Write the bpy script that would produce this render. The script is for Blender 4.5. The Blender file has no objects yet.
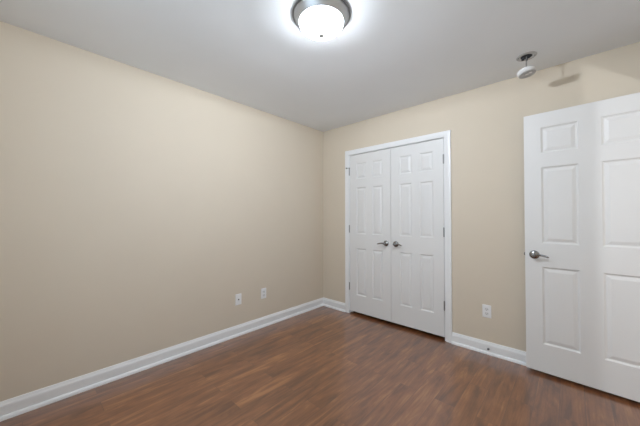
import bpy, bmesh, math
from mathutils import Vector, Matrix

S = bpy.context.scene
C = S.collection
R = math.radians

# ------------------------------------------------------------------ camera
cam_d = bpy.data.cameras.new('camera')
cam = bpy.data.objects.new('camera', cam_d)
C.objects.link(cam)
cam.location = (2.5685, -2.8529, 1.2327)
cam.rotation_euler = (R(90.87), 0, R(42.70))
cam_d.sensor_width = 36.0
cam_d.lens = 36.0 * 272.0 / 640.0
cam_d.clip_start = 0.02
S.camera = cam

# ------------------------------------------------------------------ view, sky, lights
S.view_settings.view_transform = 'Standard'
S.view_settings.look = 'None'
S.view_settings.gamma = 1.0
S.view_settings.use_curve_mapping = False
S.view_settings.exposure = -0.31

W = bpy.data.worlds.new('world')
S.world = W
W.use_nodes = True
W.node_tree.nodes['Background'].inputs[0].default_value = (0.75, 0.87, 1.0, 1)
W.node_tree.nodes['Background'].inputs[1].default_value = 1.0

LAMP = (1.485, -1.667)          # centre of the ceiling light
CEIL = 2.44
BULB_W = 207.0
FILL_W = 34.0
HALL_W = 36.0


def light(name, kind, loc, power, color, rot=(0, 0, 0), parent=None, **kw):
    d = bpy.data.lights.new(name, kind)
    d.energy = power
    d.color = color
    for k, v in kw.items():
        setattr(d, k, v)
    o = bpy.data.objects.new(name, d)
    C.objects.link(o)
    if parent:
        o.parent = parent
    o.location = loc
    o.rotation_euler = rot
    return o


# added fill, tilted up to brighten the ceiling through an added window
light('window_fill', 'AREA', (1.75, -3.62, 1.25), FILL_W, (0.70, 0.86, 1.0), rot=(R(112), 0, R(0)),
      shape='RECTANGLE', size=1.60, size_y=1.30)
# the light burning in the hallway, seen only as the wedge on the wall above the open door
light('hallway_light', 'POINT', (3.690, -1.700, 1.55), HALL_W, (0.93, 0.96, 1.0), shadow_soft_size=0.03)


# ------------------------------------------------------------------ materials
def new_mat(name):
    m = bpy.data.materials.new(name)
    m.use_nodes = True
    return m, m.node_tree, m.node_tree.nodes['Principled BSDF']


def paint(name, col, rough=0.6, bump=0.0, scale=220.0, spec=0.5, var=0.02):
    m, t, b = new_mat(name)
    tc = t.nodes.new('ShaderNodeTexCoord')
    n = t.nodes.new('ShaderNodeTexNoise')
    n.inputs['Scale'].default_value = 3.0
    t.links.new(tc.outputs['Object'], n.inputs['Vector'])
    mx = t.nodes.new('ShaderNodeMix')
    mx.data_type = 'RGBA'
    mx.inputs[6].default_value = (*[c * (1 - var) for c in col], 1)
    mx.inputs[7].default_value = (*[min(1, c * (1 + var)) for c in col], 1)
    t.links.new(n.outputs['Fac'], mx.inputs[0])
    t.links.new(mx.outputs[2], b.inputs['Base Color'])
    b.inputs['Roughness'].default_value = rough
    b.inputs['Specular IOR Level'].default_value = spec
    if bump:
        n2 = t.nodes.new('ShaderNodeTexNoise')
        n2.inputs['Scale'].default_value = scale
        t.links.new(tc.outputs['Object'], n2.inputs['Vector'])
        bp = t.nodes.new('ShaderNodeBump')
        bp.inputs['Strength'].default_value = bump
        bp.inputs['Distance'].default_value = 0.001
        t.links.new(n2.outputs['Fac'], bp.inputs['Height'])
        t.links.new(bp.outputs['Normal'], b.inputs['Normal'])
    return m


def metal(name, col, rough):
    m, t, b = new_mat(name)
    tc = t.nodes.new('ShaderNodeTexCoord')
    n = t.nodes.new('ShaderNodeTexNoise')
    n.inputs['Scale'].default_value = 60
    t.links.new(tc.outputs['Object'], n.inputs['Vector'])
    mr = t.nodes.new('ShaderNodeMapRange')
    mr.inputs[3].default_value = rough - 0.04
    mr.inputs[4].default_value = rough + 0.04
    t.links.new(n.outputs['Fac'], mr.inputs[0])
    t.links.new(mr.outputs[0], b.inputs['Roughness'])
    b.inputs['Base Color'].default_value = (*col, 1)
    b.inputs['Metallic'].default_value = 1.0
    return m


def wood_floor():
    m, t, b = new_mat('vinyl_plank')
    N, L = t.nodes, t.links
    tc = N.new('ShaderNodeTexCoord')
    # planks run along world y: swap axes so the brick rows run that way
    mp = N.new('ShaderNodeMapping')
    mp.inputs['Rotation'].default_value = (0, 0, R(90))
    L.new(tc.outputs['Object'], mp.inputs['Vector'])
    br = N.new('ShaderNodeTexBrick')
    br.offset = 0.37
    br.inputs['Scale'].default_value = 1.0
    br.inputs['Brick Width'].default_value = 0.95
    br.inputs['Row Height'].default_value = 0.125
    br.inputs['Mortar Size'].default_value = 0.0012
    br.inputs['Mortar Smooth'].default_value = 0.2
    br.inputs['Bias'].default_value = 0.0
    br.inputs['Color1'].default_value = (0, 0, 0, 1)
    br.inputs['Color2'].default_value = (1, 1, 1, 1)
    br.inputs['Mortar'].default_value = (0.5, 0.5, 0.5, 1)
    L.new(mp.outputs['Vector'], br.inputs['Vector'])
    sep = N.new('ShaderNodeSeparateColor')
    L.new(br.outputs['Color'], sep.inputs[0])
    # per-plank offset for the grain
    sc = N.new('ShaderNodeVectorMath'); sc.operation = 'SCALE'
    L.new(br.outputs['Color'], sc.inputs[0]); sc.inputs[3].default_value = 37.0
    ad = N.new('ShaderNodeVectorMath'); ad.operation = 'ADD'
    L.new(tc.outputs['Object'], ad.inputs[0]); L.new(sc.outputs[0], ad.inputs[1])

    def grain(sx, sy, det, dist, rough=0.6):
        g = N.new('ShaderNodeMapping')
        g.inputs['Scale'].default_value = (sx, sy, 1)
        L.new(ad.outputs[0], g.inputs['Vector'])
        n = N.new('ShaderNodeTexNoise')
        n.inputs['Scale'].default_value = 1.0
        n.inputs['Detail'].default_value = det
        n.inputs['Roughness'].default_value = rough
        n.inputs['Distortion'].default_value = dist
        L.new(g.outputs[0], n.inputs['Vector'])
        return n.outputs['Fac']
    g1 = grain(15, 2.0, 6, 1.1)
    g2 = grain(70, 3.0, 4, 0.5)
    g3 = grain(6, 2.0, 3, 1.6)

    def math_(op, a, bb):
        n = N.new('ShaderNodeMath'); n.operation = op
        for i, v in enumerate((a, bb)):
            if isinstance(v, (int, float)): n.inputs[i].default_value = v
            else: L.new(v, n.inputs[i])
        return n.outputs[0]
    v = math_('ADD', math_('MULTIPLY', g1, 0.50), math_('MULTIPLY', g2, 0.22))
    v = math_('ADD', v, math_('MULTIPLY', g3, 0.20))
    v = math_('ADD', v, math_('MULTIPLY', sep.outputs[0], 0.05))
    cr = N.new('ShaderNodeValToRGB')
    e = cr.color_ramp.elements
    e[0].position = 0.385; e[0].color = (0.129, 0.045, 0.016, 1)
    e[1].position = 0.61; e[1].color = (0.391, 0.163, 0.060, 1)
    x = cr.color_ramp.elements.new(0.455); x.color = (0.196, 0.071, 0.025, 1)
    x = cr.color_ramp.elements.new(0.535); x.color = (0.263, 0.100, 0.036, 1)
    L.new(v, cr.inputs[0])
    mx = N.new('ShaderNodeMix'); mx.data_type = 'RGBA'
    L.new(br.outputs['Fac'], mx.inputs[0])
    L.new(cr.outputs[0], mx.inputs[6])
    mx.inputs[7].default_value = (0.13, 0.055, 0.030, 1)
    L.new(mx.outputs[2], b.inputs['Base Color'])
    mr = N.new('ShaderNodeMapRange')
    mr.inputs[3].default_value = 0.33; mr.inputs[4].default_value = 0.42
    L.new(g1, mr.inputs[0]); L.new(mr.outputs[0], b.inputs['Roughness'])
    b.inputs['Specular IOR Level'].default_value = 0.5
    b.inputs['Coat Weight'].default_value = 1.0
    b.inputs['Coat Roughness'].default_value = 0.21
    b.inputs['Coat IOR'].default_value = 1.68
    bp = N.new('ShaderNodeBump')
    bp.inputs['Strength'].default_value = 0.25
    bp.inputs['Distance'].default_value = 0.001
    L.new(v, bp.inputs['Height']); L.new(bp.outputs[0], b.inputs['Normal'])
    return m


M_WALL = paint('beige_wall_paint', (0.700, 0.621, 0.508), 0.75, bump=0.15, spec=0.3)
M_CEIL = paint('flat_ceiling_paint', (0.87, 0.90, 0.93), 0.9, bump=0.1, spec=0.2)
M_TRIM = paint('white_trim_paint', (0.87, 0.88, 0.89), 0.35, var=0.01)
M_DOOR = paint('white_door_paint', (0.79, 0.79, 0.785), 0.42, bump=0.12, scale=400, var=0.01)
M_FLOOR = wood_floor()
M_NICKEL = metal('satin_nickel', (0.31, 0.31, 0.305), 0.20)
M_BRUSHED = metal('brushed_nickel_rim', (0.60, 0.625, 0.65), 0.45)
M_BAND = metal('nickel_dark_reflection', (0.26, 0.27, 0.28), 0.35)  # nickel darkened to stand in for the band's dark reflections
M_HINGE = metal('dull_hinge_metal', (0.36, 0.36, 0.36), 0.4)
M_PLATE = paint('white_cover_plate', (0.88, 0.88, 0.88), 0.35, var=0.005)
M_SLOT = paint('dark_slot', (0.09, 0.09, 0.09), 0.6, var=0.0)
M_PLASTIC = paint('white_plastic', (0.78, 0.78, 0.77), 0.4, var=0.005)
M_DARK = paint('black_plastic_box_shade', (0.035, 0.035, 0.04), 0.7, var=0.0)  # black connectors, and the painted shade in the box hole
M_GREY = paint('grey_parts_and_shade', (0.52, 0.52, 0.52), 0.5, var=0.0)  # fittings' own grey; on the alarm underside it stands in for shade
M_WIRE = paint('grey_wire', (0.25, 0.25, 0.25), 0.5, var=0.0)
M_RUBBER = paint('grey_rubber', (0.10, 0.10, 0.105), 0.7, var=0.0)


def lit_glass():
    m = bpy.data.materials.new('lit_frosted_glass')
    m.use_nodes = True
    t = m.node_tree
    for n in list(t.nodes):
        t.nodes.remove(n)
    out = t.nodes.new('ShaderNodeOutputMaterial')
    em = t.nodes.new('ShaderNodeEmission')
    em.inputs[0].default_value = (0.90, 0.965, 1.04, 1)
    em.inputs[1].default_value = 62.0
    tr = t.nodes.new('ShaderNodeBsdfTransparent')
    tr.inputs[0].default_value = (1, 1, 1, 1)
    gl = t.nodes.new('ShaderNodeBsdfGlossy')
    gl.inputs['Roughness'].default_value = 0.3
    m1 = t.nodes.new('ShaderNodeMixShader')
    m1.inputs[0].default_value = 0.30
    m2 = t.nodes.new('ShaderNodeMixShader')
    m2.inputs[0].default_value = 0.05
    t.links.new(em.outputs[0], m1.inputs[1])
    t.links.new(tr.outputs[0], m1.inputs[2])
    t.links.new(m1.outputs[0], m2.inputs[1])
    t.links.new(gl.outputs[0], m2.inputs[2])
    t.links.new(m2.outputs[0], out.inputs[0])
    return m


def pane_glass():
    m = bpy.data.materials.new('window_glass')
    m.use_nodes = True
    t = m.node_tree
    for n in list(t.nodes):
        t.nodes.remove(n)
    out = t.nodes.new('ShaderNodeOutputMaterial')
    tr = t.nodes.new('ShaderNodeBsdfTransparent')
    gl = t.nodes.new('ShaderNodeBsdfGlossy')
    gl.inputs['Roughness'].default_value = 0.02
    mx = t.nodes.new('ShaderNodeMixShader')
    mx.inputs[0].default_value = 0.07
    t.links.new(tr.outputs[0], mx.inputs[1])
    t.links.new(gl.outputs[0], mx.inputs[2])
    t.links.new(mx.outputs[0], out.inputs[0])
    return m


M_GLOW = lit_glass()
M_PANE = pane_glass()


# ------------------------------------------------------------------ mesh helpers
def obj(name, bm, mat, parent=None, smooth=False, loc=None, rotz=None, kind=None,
        label=None, cat=None, group=None, angle=35):
    bmesh.ops.remove_doubles(bm, verts=bm.verts, dist=1e-6)
    bmesh.ops.recalc_face_normals(bm, faces=bm.faces)
    me = bpy.data.meshes.new(name)
    bm.to_mesh(me)
    bm.free()
    me.materials.append(mat)
    if smooth:
        for p in me.polygons:
            p.use_smooth = True
        try:
            me.set_sharp_from_angle(angle=R(angle))
        except Exception:
            pass
    o = bpy.data.objects.new(name, me)
    C.objects.link(o)
    if parent:
        o.parent = parent
    if loc is not None:
        o.location = loc
    if rotz is not None:
        o.rotation_euler = (0, 0, rotz)
    if kind: o['kind'] = kind
    if label: o['label'] = label
    if cat: o['category'] = cat
    if group: o['group'] = group
    return o


def empty(name, loc, label, cat, rot=(0, 0, 0), kind=None, group=None):
    o = bpy.data.objects.new(name, None)
    o.empty_display_size = 0.05
    C.objects.link(o)
    o.location = loc
    o.rotation_euler = rot
    o['label'] = label
    o['category'] = cat
    if kind: o['kind'] = kind
    if group: o['group'] = group
    return o


def box(bm, a, b, bev=0.0):
    r = bmesh.ops.create_cube(bm, size=1.0)
    vs = r['verts']
    for v in vs:
        v.co = Vector([(a[i] + b[i]) / 2 + v.co[i] * (b[i] - a[i]) for i in range(3)])
    if bev:
        es = list({e for v in vs for e in v.link_edges})
        bmesh.ops.bevel(bm, geom=es, offset=bev, segments=2, profile=0.5, affect='EDGES')
    return vs


def lathe(bm, prof, seg=48, mtx=None):
    """revolve (r, z) about z"""
    rings = []
    mtx = mtx or Matrix.Identity(4)
    for r, z in prof:
        if r < 1e-6:
            rings.append([bm.verts.new(mtx @ Vector((0, 0, z)))])
        else:
            rings.append([bm.verts.new(mtx @ Vector((r * math.cos(2 * math.pi * k / seg),
                                                     r * math.sin(2 * math.pi * k / seg), z)))
                          for k in range(seg)])
    for A, B in zip(rings, rings[1:]):
        for k in range(seg):
            q = (k + 1) % seg
            if len(A) == 1 and len(B) == 1:
                continue
            if len(A) == 1:
                bm.faces.new((A[0], B[k], B[q]))
            elif len(B) == 1:
                bm.faces.new((A[k], A[q], B[0]))
            else:
                bm.faces.new((A[k], A[q], B[q], B[k]))


def loft(bm, path, radii, seg=14, up=Vector((0, 0, 1))):
    """ellipse sections (rw, rh) swept along path; rh is along up"""
    pts = [Vector(p) for p in path]
    rings = []
    for i, p in enumerate(pts):
        d = (pts[min(i + 1, len(pts) - 1)] - pts[max(i - 1, 0)]).normalized()
        s = d.cross(up)
        if s.length < 1e-3:
            s = d.cross(Vector((1, 0, 0)))
        s.normalize()
        u = s.cross(d).normalized()
        rw, rh = radii[i] if isinstance(radii, list) else radii
        rings.append([bm.verts.new(p + s * rw * math.cos(2 * math.pi * k / seg) + u * rh * math.sin(2 * math.pi * k / seg))
                      for k in range(seg)])
    for A, B in zip(rings, rings[1:]):
        for k in range(seg):
            q = (k + 1) % seg
            bm.faces.new((A[k], A[q], B[q], B[k]))
    bm.faces.new(rings[0][::-1])
    bm.faces.new(rings[-1])


def extrude_profile(bm, prof, a, b, nrm, mitre=(0, 0)):
    """prof = [(out, up)], swept from a to b (horizontal); nrm = direction into the room.
    mitre: shift of each end along the path per unit of 'out'."""
    a, b, n = Vector(a), Vector(b), Vector(nrm)
    d = (b - a).normalized()
    A = [bm.verts.new(a + n * o + Vector((0, 0, z)) + d * mitre[0] * o) for o, z in prof]
    B = [bm.verts.new(b + n * o + Vector((0, 0, z)) - d * mitre[1] * o) for o, z in prof]
    k = len(prof)
    for i in range(k):
        j = (i + 1) % k
        bm.faces.new((A[i], A[j], B[j], B[i]))
    bm.faces.new(A[::-1])
    bm.faces.new(B)


# ------------------------------------------------------------------ room shell
XR = 3.07       # right wall
YF = -3.33      # wall behind the camera
T = 0.12
# closet opening in the back wall (rough) and doorway in the right wall (rough)
CX0, CX1, CZ = 0.440, 1.650, 2.052
DY0, DY1, DZ = -0.908, -0.108, 2.078

bm = bmesh.new()
box(bm, (-T, YF - T, -0.06), (4.42, 0.80, 0.0))
obj('floor', bm, M_FLOOR, kind='structure', label='reddish brown wood look plank floor running toward the closet wall', cat='floor')
bm = bmesh.new()
box(bm, (-T, YF - T, CEIL), (4.42, 0.80, CEIL + 0.06))
obj('ceiling', bm, M_CEIL, kind='structure', label='flat pale grey painted ceiling over the whole room', cat='ceiling')
bm = bmesh.new()
box(bm, (-T, YF - T, 0), (0, 0.80, CEIL))
obj('wall_left', bm, M_WALL, kind='structure', label='long blank beige wall left of the corner with two low cover plates', cat='wall')
bm = bmesh.new()
box(bm, (0, 0, 0), (CX0, T, CEIL))
box(bm, (CX1, 0, 0), (XR, T, CEIL))
box(bm, (CX0, 0, CZ), (CX1, T, CEIL))
obj('wall_back', bm, M_WALL, kind='structure', label='beige wall around the white double closet doors', cat='wall')
bm = bmesh.new()
box(bm, (XR, YF - T, 0), (XR + T, DY0, CEIL))
box(bm, (XR, DY1, 0), (XR + T, 0.80, CEIL))
box(bm, (XR, DY0, DZ), (XR + T, DY1, CEIL))
obj('wall_right', bm, M_WALL, kind='structure', label='beige wall holding the doorway of the open door', cat='wall')
WX0, WX1, WZ0, WZ1 = 1.00, 2.50, 0.85, 2.05
bm = bmesh.new()
box(bm, (0, YF - T, 0), (WX0, YF, CEIL))
box(bm, (WX1, YF - T, 0), (XR, YF, CEIL))
box(bm, (WX0, YF - T, 0), (WX1, YF, WZ0))
box(bm, (WX0, YF - T, WZ1), (WX1, YF, CEIL))
obj('wall_front', bm, M_WALL, kind='structure', label='beige wall with the added window, opposite the closet', cat='wall')
bm = bmesh.new()
box(bm, (0, 0.70, 0), (XR, 0.80, CEIL))
box(bm, (0.25, T, 0), (0.33, 0.70, CEIL))
box(bm, (1.80, T, 0), (1.88, 0.70, CEIL))
obj('wall_closet', bm, M_WALL, kind='structure', label='beige walls inside the shut closet', cat='wall')
bm = bmesh.new()
box(bm, (4.30, YF - T, 0), (4.42, 0.80, CEIL))
box(bm, (XR + T, 0.68, 0), (4.30, 0.80, CEIL))
box(bm, (XR + T, YF - T, 0), (4.30, YF, CEIL))
obj('wall_hallway', bm, M_WALL, kind='structure', label='beige hallway walls beyond the doorway', cat='wall')

# window added out of view behind the camera, for the fill light
wn = empty('added_window_1', ((WX0 + WX1) / 2, YF - 0.06, WZ0), 'white framed window added opposite the closet for fill light', 'window', kind='structure')
bm = bmesh.new()
hw = (WX1 - WX0) / 2
hh = WZ1 - WZ0
f = 0.05
for a, b in [((-hw, -0.04, 0), (-hw + f, 0.04, hh)), ((hw - f, -0.04, 0), (hw, 0.04, hh)),
             ((-hw + f, -0.04, 0), (hw - f, 0.04, f)), ((-hw + f, -0.04, hh - f), (hw - f, 0.04, hh)),
             ((-hw + f, -0.03, hh / 2 - 0.02), (hw - f, 0.03, hh / 2 + 0.02)), ((-0.02, -0.025, f), (0.02, 0.025, hh - f))]:
    box(bm, a, b)
obj('window_frame', bm, M_TRIM, wn)
bm = bmesh.new()
box(bm, (-hw + f, -0.003, f), (hw - f, 0.003, hh - f))
obj('pane', bm, M_PANE, wn)
bm = bmesh.new()
box(bm, (-hw - 0.05, 0.04, -0.03), (hw + 0.05, 0.10, 0.0), 0.004)
obj('window_sill', bm, M_TRIM, wn)

# ------------------------------------------------------------------ baseboards
BASE = [(0, 0), (0.014, 0), (0.014, 0.076), (0.0125, 0.084), (0.0085, 0.092), (0.0065, 0.099), (0.0045, 0.106), (0, 0.107)]
SHOE = [(0.014, 0)] + [(0.014 + 0.014 * math.cos(a), 0.024 * math.sin(a)) for a in [R(k * 15) for k in range(7)]]


def baseboard(name, a, b, nrm, mitre, label):
    bm = bmesh.new()
    extrude_profile(bm, BASE, a, b, nrm, mitre)
    o = obj(name, bm, M_TRIM, kind='structure', label=label, cat='baseboard')
    bm = bmesh.new()
    extrude_profile(bm, SHOE, a, b, nrm, mitre)
    obj('shoe_molding', bm, M_TRIM, o)
    return o


baseboard('baseboard_left', (0, YF, 0), (0, 0, 0), (1, 0, 0), (1, 1), 'long white baseboard running along the blank left wall')
baseboard('baseboard_back', (0, 0, 0), (0.397, 0, 0), (0, -1, 0), (1, 0), 'short white baseboard between the corner and the closet casing')
baseboard('baseboard_back_right', (1.702, 0, 0), (XR, 0, 0), (0, -1, 0), (0, 1), 'white baseboard between the closet and the open door')
baseboard('baseboard_front', (0, YF, 0), (XR, YF, 0), (0, 1, 0), (1, 1), 'white baseboard under the added window')
baseboard('baseboard_right', (XR, YF, 0), (XR, DY0 - 0.06, 0), (-1, 0, 0), (1, 0), 'white baseboard on the doorway wall')

# ------------------------------------------------------------------ casings and jambs
CAS = [(0, 0), (0, 0.010), (0.004, 0.0115), (0.012, 0.0118), (0.018, 0.014), (0.030, 0.0165), (0.048, 0.0175), (0.055, 0.016), (0.057, 0.013), (0.057, 0)]


def casing_mesh(bm, x0, x1, z1, P):
    """mitred casing round an opening; P maps (u, v, out) to a point"""
    rings = []
    for (u, v, su, sv) in [(x0, 0, -1, 0), (x0, z1, -1, 1), (x1, z1, 1, 1), (x1, 0, 1, 0)]:
        rings.append([bm.verts.new(P(u + su * w, v + sv * w, o)) for w, o in CAS])
    k = len(CAS)
    for A, B in zip(rings, rings[1:]):
        for i in range(k):
            j = (i + 1) % k
            bm.faces.new((A[i], A[j], B[j], B[i]))
    bm.faces.new(rings[0])
    bm.faces.new(rings[-1][::-1])


bm = bmesh.new()
casing_mesh(bm, 0.453, 1.645, 2.038, lambda u, v, o: Vector((u, -o, v)))
tr1 = obj('trim_1', bm, M_TRIM, kind='structure', label='white mitred casing framing the double closet doors', cat='door casing', smooth=True, angle=25)
bm = bmesh.new()
box(bm, (CX0, 0, 0), (CX0 + 0.018, T, 2.034))
box(bm, (CX1 - 0.018, 0, 0), (CX1, T, 2.034))
box(bm, (CX0, 0, 2.034), (CX1, T, CZ))
box(bm, (CX0 + 0.018, 0.040, 0), (CX0 + 0.030, 0.07, 2.034))
box(bm, (CX1 - 0.030, 0.040, 0), (CX1 - 0.018, 0.07, 2.034))
box(bm, (CX0 + 0.030, 0.040, 2.022), (CX1 - 0.030, 0.07, 2.034))
obj('door_jamb', bm, M_TRIM, tr1)

bm = bmesh.new()
casing_mesh(bm, DY0 + 0.013, DY1 - 0.013, DZ - 0.013, lambda u, v, o: Vector((XR - o, u, v)))
tr2 = obj('trim_2', bm, M_TRIM, kind='structure', label='white casing round the doorway of the open door', cat='door casing', smooth=True, angle=25)
bm = bmesh.new()
box(bm, (XR, DY0, 0), (XR + T, DY0 + 0.018, DZ))
box(bm, (XR, DY1 - 0.018, 0), (XR + T, DY1, DZ))
box(bm, (XR, DY0 + 0.018, DZ - 0.018), (XR + T, DY1 - 0.018, DZ))
obj('door_jamb', bm, M_TRIM, tr2)


# ------------------------------------------------------------------ six-panel doors
def door_mesh(w, h, th, cols, rows):
    """local: x 0..w, z 0..h, front face at y=0 (facing -y), back face at y=th"""
    bm = bmesh.new()
    xs = [0] + [c for ab in cols for c in ab] + [w]
    zs = [0] + [c for ab in rows for c in ab] + [h]
    # (inset, depth) rings: crisp step, sticking cove, groove, raised bevel, field
    RINGS = [(0.0, 0.0), (0.003, 0.0025), (0.009, 0.0075), (0.013, 0.0090), (0.017, 0.0085), (0.036, 0.0025), (0.039, 0.0020)]
    for side in (0, 1):
        def P(x, z, d):
            return Vector((x, d if side == 0 else th - d, z))
        for i in range(len(xs) - 1):
            for j in range(len(zs) - 1):
                x0, x1, z0, z1 = xs[i], xs[i + 1], zs[j], zs[j + 1]
                if i % 2 == 1 and j % 2 == 1:
                    prev = None
                    for ins, dp in RINGS:
                        ins = min(ins, (x1 - x0) * 0.30)
                        cur = [bm.verts.new(P(x0 + ins, z0 + ins, dp)), bm.verts.new(P(x1 - ins, z0 + ins, dp)),
                               bm.verts.new(P(x1 - ins, z1 - ins, dp)), bm.verts.new(P(x0 + ins, z1 - ins, dp))]
                        if prev:
                            for k in range(4):
                                q = (k + 1) % 4
                                bm.faces.new((prev[k], prev[q], cur[q], cur[k]))
                        prev = cur
                    bm.faces.new(prev)
                else:
                    bm.faces.new([bm.verts.new(P(x0, z0, 0)), bm.verts.new(P(x1, z0, 0)),
                                  bm.verts.new(P(x1, z1, 0)), bm.verts.new(P(x0, z1, 0))])
    # edges: split to match the grid
    for x in (0, w):
        for j in range(len(zs) - 1):
            bm.faces.new([bm.verts.new(v) for v in (Vector((x, 0, zs[j])), Vector((x, 0, zs[j + 1])), Vector((x, th, zs[j + 1])), Vector((x, th, zs[j])))])
    for z in (0, h):
        for i in range(len(xs) - 1):
            bm.faces.new([bm.verts.new(v) for v in (Vector((xs[i], 0, z)), Vector((xs[i + 1], 0, z)), Vector((xs[i + 1], th, z)), Vector((xs[i], th, z)))])
    return bm


def rows_for(h):
    k = h / 2.03
    return [(0.218 * k, 0.820 * k), (1.003 * k, 1.602 * k), (1.712 * k, 1.916 * k)]


TO_Y = Matrix.Rotation(R(90), 4, 'X')       # lathe axis z -> -y


def handle(parent, x, z, sgn, y0=0.0, face=-1):
    """lever handle; sgn = side the lever points to, face -1 sticks out toward -y"""
    bm = bmesh.new()
    mtx = Matrix.Translation((x, y0, z)) @ (TO_Y if face < 0 else Matrix.Rotation(R(-90), 4, 'X'))
    lathe(bm, [(0, 0.0005), (0.0325, 0.0005), (0.0335, 0.003), (0.0325, 0.006), (0.029, 0.010), (0.022, 0.0135),
               (0.015, 0.0155), (0.0115, 0.018), (0.0105, 0.026), (0.0105, 0.034), (0.0125, 0.037), (0.0140, 0.041),
               (0.0135, 0.050), (0.0110, 0.056), (0.006, 0.0585), (0, 0.059)], 32, mtx)
    h = obj('door_handle', bm, M_NICKEL, parent, smooth=True, angle=50)
    bm = bmesh.new()
    y = y0 + face * 0.0475
    pth, rad = [], []
    for k in range(13):
        t = k / 12
        px = x + sgn * (0.004 + 0.090 * t)
        pz = z + 0.004 * math.sin(t * math.pi * 0.9) - 0.012 * t * t
        py = y - face * (0.006 * math.sin(t * math.pi)) + (-face) * 0.004 * t
        r = 0.0085 + (0.0055 - 0.0085) * t
        if k == 12: r *= 0.55
        pth.append((px, py, pz)); rad.append((0.0048 * (0.6 if k == 12 else 1), r * 1.1))
    loft(bm, pth, rad, 14)
    obj('lever', bm, M_NICKEL, h, smooth=True, angle=50)
    return h


def hinge(parent, x, z, y=-0.0065, stop=False):
    bm = bmesh.new()
    for k in range(5):
        lathe(bm, [(0, -0.045 + k * 0.018), (0.0064, -0.045 + k * 0.018), (0.0064, -0.0278 + k * 0.018), (0, -0.0278 + k * 0.018)],
              16, Matrix.Translation((x, y, z)))
    lathe(bm, [(0, -0.051), (0.004, -0.050), (0.0066, -0.046), (0.0066, 0.046), (0.004, 0.050), (0, 0.051)], 16,
          Matrix.Translation((x, y, z)) @ Matrix.Scale(0.96, 4))
    h = obj('hinge', bm, M_HINGE, parent, smooth=True, angle=40)
    return h


# closet doors: opening x 0.458..1.626, meeting at 1.0415
CDW, CDH, CZ0 = 0.5820, 1.994, 0.034
ccols = [(0.105, 0.248), (0.336, 0.479)]
for (nm, x0, lab, hx, hs, nx) in [
        ('door_1', 0.4605, 'left leaf of the white six panel double closet doors, nearer the room corner', CDW - 0.060, -1, -0.0015),
        ('door_2', 1.0465, 'right leaf of the white six panel double closet doors, hinged on its right', 0.060, 1, CDW + 0.0015)]:
    d = obj(nm, door_mesh(CDW, CDH, 0.035, ccols, rows_for(CDH)), M_DOOR, loc=(x0, 0.001, CZ0), kind='structure', label=lab, cat='door')
    handle(d, hx, 0.893, hs)
    for i, hz in enumerate((0.312, 1.047, 1.785)):
        hg = hinge(d, nx, hz)
        if nm == 'door_1' and i == 2:
            bm = bmesh.new()
            lathe(bm, [(0, 0.046), (0.009, 0.046), (0.009, 0.053), (0, 0.053)], 16, Matrix.Translation((nx, -0.0065, hz)))
            loft(bm, [(nx, -0.0065, hz + 0.050), (nx - 0.012, -0.020, hz + 0.050), (nx - 0.030, -0.030, hz + 0.048)], (0.0032, 0.0032), 10)
            loft(bm, [(nx - 0.030, -0.036, hz + 0.048), (nx - 0.030, -0.019, hz + 0.048)], (0.008, 0.008), 12)
            loft(bm, [(nx, -0.0065, hz + 0.050), (nx + 0.016, -0.014, hz + 0.048)], (0.0030, 0.0030), 10)
            obj('door_stop_arm', bm, M_NICKEL, hg, smooth=True)

# open door
th = R(-2.5)
OW, OH = 0.762, 2.030
od = obj('door_3', door_mesh(OW, OH, 0.035, [(0.108, 0.322), (0.440, 0.654)], rows_for(OH)), M_DOOR,
         loc=(2.291, -0.094, 0.024), rotz=th, kind='structure',
         label='white six panel door standing wide open against the beige wall at the right', cat='door')
handle(od, 0.060, 0.910, 1)
bm = bmesh.new()     # rose on the far side, its lever folded along the door
lathe(bm, [(0, 0.0005), (0.0325, 0.0005), (0.0325, 0.006), (0.022, 0.012), (0.0115, 0.016), (0.0115, 0.024), (0, 0.026)], 24,
      Matrix.Translation((0.060, 0.035, 0.910)) @ Matrix.Rotation(R(-90), 4, 'X'))
obj('rear_rose', bm, M_NICKEL, od, smooth=True)
bm = bmesh.new()
box(bm, (-0.0012, 0.0055, 0.882), (0.0004, 0.0295, 0.939), 0.0003)
box(bm, (-0.009, 0.011, 0.901), (0.0, 0.024, 0.920), 0.001)
obj('latch_plate', bm, M_NICKEL, od)
for hz in (0.25, 1.00, 1.80):
    hinge(od, OW + 0.003, hz, y=-0.0055)


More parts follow.
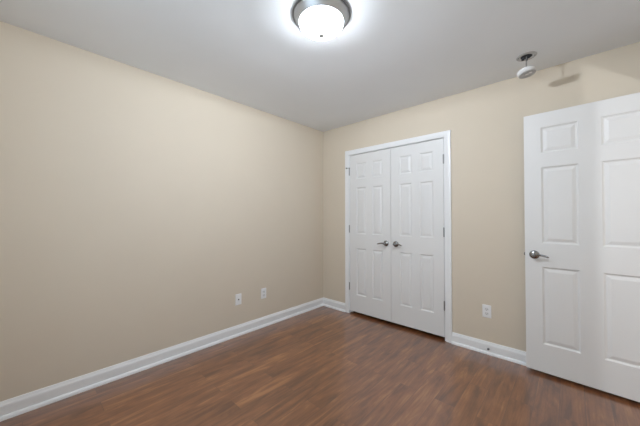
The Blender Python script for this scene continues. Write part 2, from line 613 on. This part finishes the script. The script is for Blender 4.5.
# ------------------------------------------------------------------ cover plates
def plate(name, loc, rotz, kind, label, cat, group=None):
    """local: plate in the xz plane facing -y, centre at origin"""
    w, h = 0.070, 0.1145
    bm = bmesh.new()
    rings = []
    for ins, d in [(0, 0), (0, 0.0025), (0.0015, 0.0042), (0.004, 0.0052)]:
        rings.append([bm.verts.new((sx * (w / 2 - ins), -d, sz * (h / 2 - ins))) for sx, sz in ((-1, -1), (1, -1), (1, 1), (-1, 1))])
    for A, B in zip(rings, rings[1:]):
        for k in range(4):
            q = (k + 1) % 4
            bm.faces.new((A[k], A[q], B[q], B[k]))
    bm.faces.new(rings[0][::-1]); bm.faces.new(rings[-1])
    root = empty(name, loc, label, cat, rot=(0, 0, rotz), group=group)
    obj('cover_plate', bm, M_PLATE, root, smooth=True, angle=20)
    if kind == 'duplex':
        for s in (-1, 1):
            bm = bmesh.new()
            # rounded receptacle face with flat sides
            pts = []
            for k in range(32):
                a = 2 * math.pi * k / 32
                pts.append((max(-0.0165, min(0.0165, 0.0178 * math.cos(a))), 0.0143 * math.sin(a) if abs(math.sin(a)) < 0.97 else 0.0143 * math.copysign(0.97, math.sin(a))))
            lo = [bm.verts.new((x, -0.0050, z + s * 0.0195)) for x, z in pts]
            hi = [bm.verts.new((x * 0.96, -0.0072, z * 0.96 + s * 0.0195)) for x, z in pts]
            for k in range(32):
                q = (k + 1) % 32
                bm.faces.new((lo[k], lo[q], hi[q], hi[k]))
            bm.faces.new(hi)
            rc = obj('receptacle', bm, M_PLASTIC, root)
            bm = bmesh.new()
            box(bm, (-0.0075, -0.0076, s * 0.0195 - 0.001), (-0.0052, -0.0070, s * 0.0195 + 0.0075))
            box(bm, (0.0052, -0.0076, s * 0.0195 - 0.001), (0.0075, -0.0070, s * 0.0195 + 0.0062))
            lathe(bm, [(0, 0.0070), (0.0028, 0.0070), (0.0028, 0.0076), (0, 0.0076)], 12, Matrix.Translation((0, 0, s * 0.0195 - 0.0075)) @ TO_Y)
            obj('slots', bm, M_SLOT, rc)
        zz = (0.0,)
    else:
        bm = bmesh.new()
        lathe(bm, [(0, 0.0048), (0.0080, 0.0048), (0.0080, 0.0070), (0.0048, 0.0072), (0.0048, 0.0150), (0.0036, 0.0152), (0.0030, 0.0120), (0, 0.0120)], 20, TO_Y)
        obj('cable_jack', bm, M_HINGE, root, smooth=True)
        zz = (-0.0415, 0.0415)
    for z in zz:
        bm = bmesh.new()
        lathe(bm, [(0, 0.0050), (0.0032, 0.0050), (0.0030, 0.0062), (0, 0.0066)], 14, Matrix.Translation((0, 0, z)) @ TO_Y)
        obj('screw', bm, M_PLATE, root, smooth=True)
    return root


plate('cable_wall_plate', (0.0, -1.330, 0.372), R(90), 'coax', 'white wall plate with one round dark jack, on the left wall farther from the corner', 'wall plate')
plate('power_outlet', (0.0, -1.012, 0.370), R(90), 'duplex', 'white electrical outlet on the left wall, nearer the corner', 'outlet')
plate('power_outlet', (1.998, 0.0, 0.378), 0.0, 'duplex', 'white electrical outlet between the closet and the open door', 'outlet')

# small round cable stub on the baseboard
cs = empty('cable_stub', (2.011, -0.0138, 0.050), 'small dark round cable end poking out of the baseboard below an outlet', 'cable')
bm = bmesh.new()
lathe(bm, [(0, 0.0), (0.0125, 0.0), (0.0125, 0.0015), (0.0085, 0.003), (0, 0.003)], 20, TO_Y)
obj('grommet', bm, M_PLASTIC, cs, smooth=True)
bm = bmesh.new()
lathe(bm, [(0, 0.003), (0.0080, 0.003), (0.0080, 0.016), (0.0060, 0.0185), (0, 0.0185)], 18, TO_Y)
obj('cable_connector', bm, M_RUBBER, cs, smooth=True)

# ------------------------------------------------------------------ ceiling light
cl = empty('ceiling_light', (LAMP[0], LAMP[1], CEIL), 'round flush ceiling light with brushed nickel rim and lit white glass bowl', 'ceiling light')
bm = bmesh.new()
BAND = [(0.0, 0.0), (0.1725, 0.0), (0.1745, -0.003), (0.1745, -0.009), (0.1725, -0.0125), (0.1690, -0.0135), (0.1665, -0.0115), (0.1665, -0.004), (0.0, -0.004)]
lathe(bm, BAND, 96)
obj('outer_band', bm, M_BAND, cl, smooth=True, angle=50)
bm = bmesh.new()
RIM = [(0.0, -0.0045), (0.1640, -0.0045), (0.1640, -0.0125), (0.1625, -0.0150), (0.1600, -0.0150),
       (0.1590, -0.018), (0.1520, -0.027), (0.1430, -0.038), (0.1365, -0.045), (0.1345, -0.0475), (0.1320, -0.0480), (0.1300, -0.046),
       (0.1330, -0.041), (0.1500, -0.020), (0.1520, -0.006), (0.0, -0.006)]
lathe(bm, RIM, 96)
obj('rim', bm, M_BRUSHED, cl, smooth=True, angle=50)
bm = bmesh.new()
BOWL = [(0.1290, -0.044), (0.1305, -0.050), (0.1295, -0.057), (0.1260, -0.066), (0.1180, -0.076), (0.1050, -0.087), (0.0890, -0.0975),
        (0.0710, -0.107), (0.0530, -0.115), (0.0350, -0.121), (0.0180, -0.124), (0, -0.125)]
lathe(bm, BOWL, 96)
gb = obj('glass_bowl', bm, M_GLOW, cl, smooth=True, angle=80)
bm = bmesh.new()
lathe(bm, [(0, -0.122), (0.0160, -0.1225), (0.0175, -0.1260), (0.0150, -0.130), (0.007, -0.1325), (0.0035, -0.1330), (0.0050, -0.1355), (0.0035, -0.139), (0, -0.140)], 24)
obj('finial', bm, M_GREY, gb, smooth=True)
light('bulb', 'POINT', (0, 0, -0.054), BULB_W, (0.87, 0.945, 1.045), parent=cl, shadow_soft_size=0.016)

# ------------------------------------------------------------------ smoke alarm hanging from its wires
sa = empty('smoke_alarm', (2.335, -0.315, CEIL), 'white round smoke alarm dangling by its wires from the ceiling near the open door', 'smoke alarm')
bm = bmesh.new()
# mounting ring: outer 0.062, inner hole 0.036
lathe(bm, [(0.036, 0.0), (0.062, 0.0), (0.064, -0.002), (0.062, -0.0045), (0.038, -0.0045), (0.036, -0.003), (0.036, 0.0)], 48)
obj('mounting_plate', bm, M_GREY, sa, smooth=True)
bm = bmesh.new()
lathe(bm, [(0, -0.0005), (0.0362, -0.0005), (0.0362, -0.0022), (0, -0.0022)], 32)
obj('box_hole_shade', bm, M_DARK, sa)  # flat dark disc painted as the shade inside the open box
for a_, b_ in (((-0.030, -0.010, -0.026), (-0.012, 0.004, -0.002)), ((0.006, -0.014, -0.022), (0.020, 0.000, -0.002)),
               ((-0.006, 0.006, -0.028), (0.006, 0.016, -0.002))):
    bm = bmesh.new()
    box(bm, a_, b_, 0.002)
    obj('wire_connector', bm, M_DARK, sa)
for s_ in (-1, 1):
    bm = bmesh.new()
    lathe(bm, [(0, -0.0045), (0.004, -0.0045), (0.003, -0.007), (0, -0.0075)], 10, Matrix.Translation((s_ * 0.049, s_ * 0.012, 0)))
    obj('screw', bm, M_SLOT, sa)
for (dx, dy) in ((-0.002, 0.001), (0.0015, -0.0015), (0.0005, 0.003)):
    bm = bmesh.new()
    pth = []
    for k in range(9):
        t = k / 8
        pth.append((dx * (1 + 0.6 * math.sin(t * math.pi)), dy * (1 + 0.6 * math.sin(t * math.pi)) - 0.004 * t, -0.002 - 0.100 * t))
    loft(bm, pth, (0.0016, 0.0016), 8, up=Vector((0, 1, 0)))
    obj('wire', bm, M_WIRE, sa, smooth=True)
bm = bmesh.new()
AL = [(0, 0.017), (0.050, 0.017), (0.062, 0.016), (0.0665, 0.012), (0.0680, 0.004), (0.0680, -0.002), (0.0660, -0.005), (0.0635, -0.006), (0.0635, -0.009),
      (0.0650, -0.010), (0.0620, -0.014), (0.052, -0.018), (0.030, -0.020), (0, -0.020)]
tilt = Matrix.Translation((0.001, -0.005, -0.122)) @ Matrix.Rotation(R(-8), 4, Vector((0.3, 1, 0)).normalized())
AL = [(r * 0.90, z * 0.95) for r, z in AL]
lathe(bm, AL, 48, tilt)
ab = obj('alarm_body', bm, M_PLASTIC, sa, smooth=True, angle=40)
bm = bmesh.new()
lathe(bm, [(0, -0.0195), (0.009, -0.0198), (0.009, -0.0218), (0, -0.0222)], 20, tilt @ Matrix.Translation((0.022, -0.012, 0)))
obj('test_button', bm, M_PLATE, ab, smooth=True)
# grey rings added to paint in the shaded underside
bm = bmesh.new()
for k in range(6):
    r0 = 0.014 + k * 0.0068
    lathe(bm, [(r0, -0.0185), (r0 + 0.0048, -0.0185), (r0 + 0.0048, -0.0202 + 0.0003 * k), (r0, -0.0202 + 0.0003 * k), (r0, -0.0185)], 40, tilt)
obj('underside_shade', bm, M_GREY, ab)
